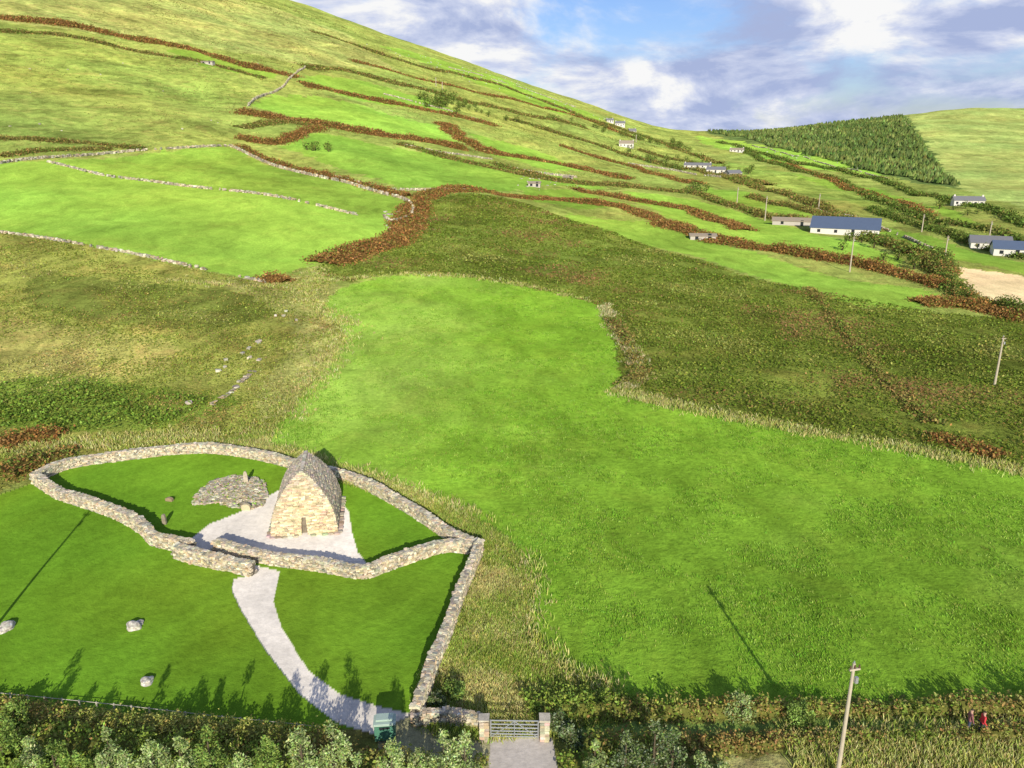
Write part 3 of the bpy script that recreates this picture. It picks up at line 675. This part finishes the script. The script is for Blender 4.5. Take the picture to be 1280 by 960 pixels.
house(762,153,8,5,2.4,1.8,.2,M_white,M_slate,'cottage',3)
house(790,166,8,5,2.4,1.8,.2,M_grey,M_slate,'cottage',3)
house(878,299,8,3.5,1.2,.5,-.1,M_grey,M_brownr,'ruined_byre',2,False)
house(668,233,5,3,1.4,.6,-.1,M_grey,M_brownr,'ruined_byre',2,False)
house(710,225,5,3,1.4,.6,-.1,M_grey,M_brownr,'ruined_byre',2,False)
house(260,80,8,4,1.2,.6,-.1,M_grey,M_brownr,'ruined_byre',2,False)
# ------------------------------------------------------------------ gate, piers, bin
gx,gy=loc(643,924); g=empty('field_gate',(gx,gy,float(H(gx,gy))),-.02)
W=2.7
for s in (-1,1): cyl('stile',(s*W/2,0,.1),(s*W/2,0,1.3),.05,.05,M_metal,g)
for k,zz in enumerate((.18,.36,.56,.78,1.02,1.27)): cyl('rail',(-W/2,0,zz),(W/2,0,zz),.035,.035,M_metal,g,8)
cyl('mid_stay',(0,-.03,.15),(0,-.03,1.28),.03,.03,M_metal,g,8)
cyl('brace',(-W/2,-.05,.18),(0,-.05,1.27),.025,.025,M_metal,g,8); cyl('brace',(W/2,-.05,.18),(0,-.05,1.27),.025,.025,M_metal,g,8)
for s in (-1,1):
    cx_=gx+s*(W/2+.36); z=float(H(cx_,gy)); parts=[]
    for c in range(7):
        parts.append(stones(np.array([[cx_-.13,gy-.13,z+.1+c*.19],[cx_+.13,gy-.13,z+.1+c*.19],[cx_-.13,gy+.13,z+.1+c*.19],[cx_+.13,gy+.13,z+.1+c*.19]]),np.tile((.28,.28,.18),(4,1)),np.zeros(4),vary((.48,.42,.3),4,.2),.07,.03))
    parts.append(stones(np.array([[cx_,gy,z+1.47]]),np.array([[.62,.62,.12]]),np.array([0.]),np.array([[.55,.5,.4]]),.05,.02))
    mesh_np('stone_gate_pier',*cat(parts),M_stone)
bx,by=loc(482,922); b=empty('litter_bin',(bx,by,float(H(bx,by))),.1)
box('body',(0,0,.6),(1.15,.8,1.0),M_greenp,b,0,.03); box('lid',(0,0,1.2),(1.25,.92,.14),M_lgreen,b,0,.04)
box('hood',(0,.1,1.32),(1.0,.6,.1),M_lgreen,b,0,.03); box('door_panel',(0,-.41,.55),(.85,.04,.75),M_greenp,b,0,.01)
box('slot',(0,-.43,1.0),(.6,.03,.12),M_dark,b)
for sx in (-.45,.45): box('foot',(sx,0,.05),(.12,.6,.12),M_dark,b)
Q_,T,Ln=resample(smooth(L([(-30,868),(60,877),(200,892),(300,903),(395,913)])),1.1); fe=empty('low_rope_fence')
pp=np.c_[Q_,H(Q_[:,0],Q_[:,1])+.15]; n=len(pp)
mesh_np('posts',*stones(pp,np.tile((.08,.08,.4),(n,1)),np.zeros(n),np.tile((.45,.42,.34),(n,1)),.03,0),M_stone,parent=fe)
for k in range(n-1): cyl('rail',pp[k]+[0,0,.14],pp[k+1]+[0,0,.14],.02,.02,M_grey,fe,5)
# ------------------------------------------------------------------ people on the lane
def person(u,v,shirt,trou,hair,yaw,phase):
    x,y=loc(u,v); z=float(H(x,y))
    J=[(0,0,.93),(0,0,1.12),(0,.01,1.36),(0,0,1.47),(0,-.015,1.53),(0,-.01,1.62),(0,0,1.70),
       (.17,0,1.38),(.23,.05*phase,1.13),(.24,-.08*phase,.88),(.24,-.12*phase,.80),
       (-.17,0,1.38),(-.23,-.05*phase,1.13),(-.24,-.12,.90),(-.24,-.16,.82),
       (.09,0,.88),(.10,-.08*phase,.48),(.10,.04*phase,.09),(.10,-.10+.04*phase,.04),
       (-.09,0,.88),(-.10,.08*phase,.48),(-.10,.16*phase,.10),(-.10,.03+.14*phase,.04)]
    E=[(0,1),(1,2),(2,3),(3,4),(4,5),(5,6),(2,7),(7,8),(8,9),(9,10),(2,11),(11,12),(12,13),(13,14),(0,15),(15,16),(16,17),(17,18),(0,19),(19,20),(20,21),(21,22)]
    R=[(.15,.11),(.14,.10),(.16,.11),(.06,.06),(.075,.085),(.085,.10),(.06,.07),(.065,.065),(.045,.045),(.033,.033),(.035,.02),(.065,.065),(.045,.045),(.033,.033),(.035,.02),(.09,.09),(.06,.06),(.04,.04),(.04,.03),(.09,.09),(.06,.06),(.04,.04),(.04,.03)]
    me=bpy.data.meshes.new('person'); me.from_pydata(J,E,[]); o=bpy.data.objects.new('person',me); col.objects.link(o)
    o.location=(x,y,z); o.rotation_euler=(0,0,yaw)
    md=o.modifiers.new('skin','SKIN')
    for i,r in enumerate(R): me.skin_vertices[0].data[i].radius=r
    me.skin_vertices[0].data[0].use_root=True
    s=o.modifiers.new('sub','SUBSURF'); s.levels=1; s.render_levels=2
    m,t=nt('person_clothes'); tc=node(t,'ShaderNodeTexCoord'); sx=node(t,'ShaderNodeSeparateXYZ'); t.links.new(tc.outputs['Object'],sx.inputs[0])
    rp=node(t,'ShaderNodeValToRGB'); rp.color_ramp.interpolation='CONSTANT'; el=rp.color_ramp.elements
    el[0].position=0; el[0].color=(.03,.03,.03,1); el[1].position=.05; el[1].color=(*trou,1)
    for p_,c_ in ((.5,shirt),(.78,(.5,.3,.22)),(.88,hair)):
        q=el.new(p_); q.color=(*c_,1)
    t.links.new(mth(t,'DIVIDE',sx.outputs[2],1.85),rp.inputs[0])
    b_=node(t,'ShaderNodeBsdfPrincipled'); b_.inputs['Roughness'].default_value=.9; t.links.new(rp.outputs[0],b_.inputs['Base Color'])
    ou=node(t,'ShaderNodeOutputMaterial'); t.links.new(b_.outputs[0],ou.inputs[0]); me.materials.append(m)
person(1209,917,(.25,.1,.1),(.05,.06,.1),(.04,.03,.02),1.4,1.)
person(1225,920,(.6,.04,.05),(.04,.04,.06),(.05,.03,.02),1.5,-1.)
# ------------------------------------------------------------------ sheep
def sheep_geo():
    bm=bmesh.new()
    def ell(c,r,s=8):
        ret=bmesh.ops.create_uvsphere(bm,u_segments=s,v_segments=6,radius=1)
        for v in ret['verts']: v.co=Vector((v.co.x*r[0]+c[0],v.co.y*r[1]+c[1],v.co.z*r[2]+c[2]))
    ell((0,0,.62),(.52,.26,.28),10); ell((.3,0,.66),(.28,.24,.26)); ell((.55,0,.78),(.16,.11,.14)); ell((.72,0,.78),(.14,.075,.09)); ell((.62,.12,.84),(.03,.08,.03)); ell((.62,-.12,.84),(.03,.08,.03)); ell((-.54,0,.6),(.05,.05,.12))
    for sx in (-.33,.33):
        for sy in (-.13,.13):
            ret=bmesh.ops.create_cone(bm,segments=6,radius1=.035,radius2=.06,depth=.45,cap_ends=True)
            for v in ret['verts']: v.co+=Vector((sx,sy,.22))
    bmesh.ops.triangulate(bm,faces=bm.faces[:]); V=np.array([v.co[:] for v in bm.verts]); bm.verts.index_update()
    Fa=np.array([[v.index for v in f.verts] for f in bm.faces]); bm.free(); return V,Fa
SV,SF=sheep_geo(); parts=[]
A=np.concatenate([scatter(L([(430,48),(520,68),(640,100),(780,156),(700,140),(560,95)]),80,0.),scatter(L([(880,172),(960,186),(1100,216),(1000,206)]),14,0.)])
for p in A:
    a=rng.uniform(0,6.28); s=rng.uniform(1.,1.25); c,s2=math.cos(a),math.sin(a)
    v=SV*s; v=np.c_[v[:,0]*c-v[:,1]*s2,v[:,0]*s2+v[:,1]*c,v[:,2]]+p
    parts.append((v,SF,np.tile((.7,.68,.6),(len(v),1))))
mesh_np('sheep_flock',*cat(parts),M_leaf)
# ------------------------------------------------------------------ sky and sun
SE=math.radians(20.8); sdx,sdy=.13,-1.
w=bpy.data.worlds.new('World'); bpy.context.scene.world=w; w.use_nodes=True; t=w.node_tree; t.nodes.clear()
sky=node(t,'ShaderNodeTexSky',sky_type='NISHITA'); sky.sun_disc=False; sky.sun_elevation=SE; sky.sun_rotation=math.atan2(sdx,sdy)
sky.air_density=1.0; sky.dust_density=.5; sky.ozone_density=3.
bl=node(t,'ShaderNodeVectorMath',operation='MULTIPLY'); t.links.new(sky.outputs[0],bl.inputs[0]); bl.inputs[1].default_value=(.8,.86,1.15)
tc=node(t,'ShaderNodeTexCoord'); mp=node(t,'ShaderNodeMapping'); t.links.new(tc.outputs['Generated'],mp.inputs[0]); mp.inputs['Scale'].default_value=(1.,1.,2.4); mp.inputs['Location'].default_value=(.35,.1,.2); mp.inputs['Rotation'].default_value=(0,.25,0)
n1=noise(t,mp.outputs[0],4.4,7,.58,.3)
cm=node(t,'ShaderNodeMapRange'); t.links.new(n1,cm.inputs[0]); cm.inputs[1].default_value=.36; cm.inputs[2].default_value=.54; cm.interpolation_type='SMOOTHSTEP'
sz=node(t,'ShaderNodeSeparateXYZ'); t.links.new(tc.outputs['Generated'],sz.inputs[0])
hi=node(t,'ShaderNodeMapRange'); t.links.new(sz.outputs[2],hi.inputs[0]); hi.inputs[1].default_value=.25; hi.inputs[2].default_value=.55; hi.inputs[3].default_value=1.; hi.inputs[4].default_value=.25
cmask=mth(t,'MULTIPLY',cm.outputs[0],hi.outputs[0])
mp2=node(t,'ShaderNodeMapping'); t.links.new(tc.outputs['Generated'],mp2.inputs[0]); mp2.inputs['Scale'].default_value=(1.,1.,2.6); mp2.inputs['Location'].default_value=(.35,.1,.16); mp2.inputs['Rotation'].default_value=(0,.25,0)
n2=noise(t,mp2.outputs[0],6.,7,.6,.3)
cr=node(t,'ShaderNodeValToRGB'); t.links.new(n2,cr.inputs[0]); e=cr.color_ramp.elements
e[0].position=.40; e[0].color=(.42,.50,.76,1); e[1].position=.56; e[1].color=(1.,1.,1.,1)
q=e.new(.48); q.color=(.64,.70,.90,1)
sc=node(t,'ShaderNodeVectorMath',operation='SCALE'); t.links.new(cr.outputs[0],sc.inputs[0]); sc.inputs['Scale'].default_value=8.6
mx=node(t,'ShaderNodeMix',data_type='RGBA'); t.links.new(cmask,mx.inputs[0]); t.links.new(bl.outputs[0],mx.inputs[6]); t.links.new(sc.outputs[0],mx.inputs[7])
bg=node(t,'ShaderNodeBackground'); t.links.new(mx.outputs[2],bg.inputs[0]); bg.inputs[1].default_value=.11
ow=node(t,'ShaderNodeOutputWorld'); t.links.new(bg.outputs[0],ow.inputs[0])
sl=bpy.data.lights.new('sun','SUN'); sl.energy=5.; sl.angle=math.radians(.5); sl.color=(1.,.92,.76)
so=bpy.data.objects.new('sun',sl); col.objects.link(so)
nrm=math.hypot(sdx,sdy); sv=Vector((sdx/nrm*math.cos(SE),sdy/nrm*math.cos(SE),math.sin(SE))); so.rotation_euler=sv.to_track_quat('Z','Y').to_euler(); so.location=(20,-60,80)
# ------------------------------------------------------------------ camera
cam=bpy.data.cameras.new('camera'); cam.sensor_width=36; cam.lens=36*F/1280; cam.clip_end=20000; cam.clip_start=.5
co=bpy.data.objects.new('camera',cam); co.location=(0,0,CZ); co.rotation_euler=(math.pi/2-PITCH,0,0); col.objects.link(co)
bpy.context.scene.camera=co
sc_=bpy.context.scene; sc_.view_settings.view_transform='Standard'; sc_.view_settings.look='None'; sc_.view_settings.exposure=0
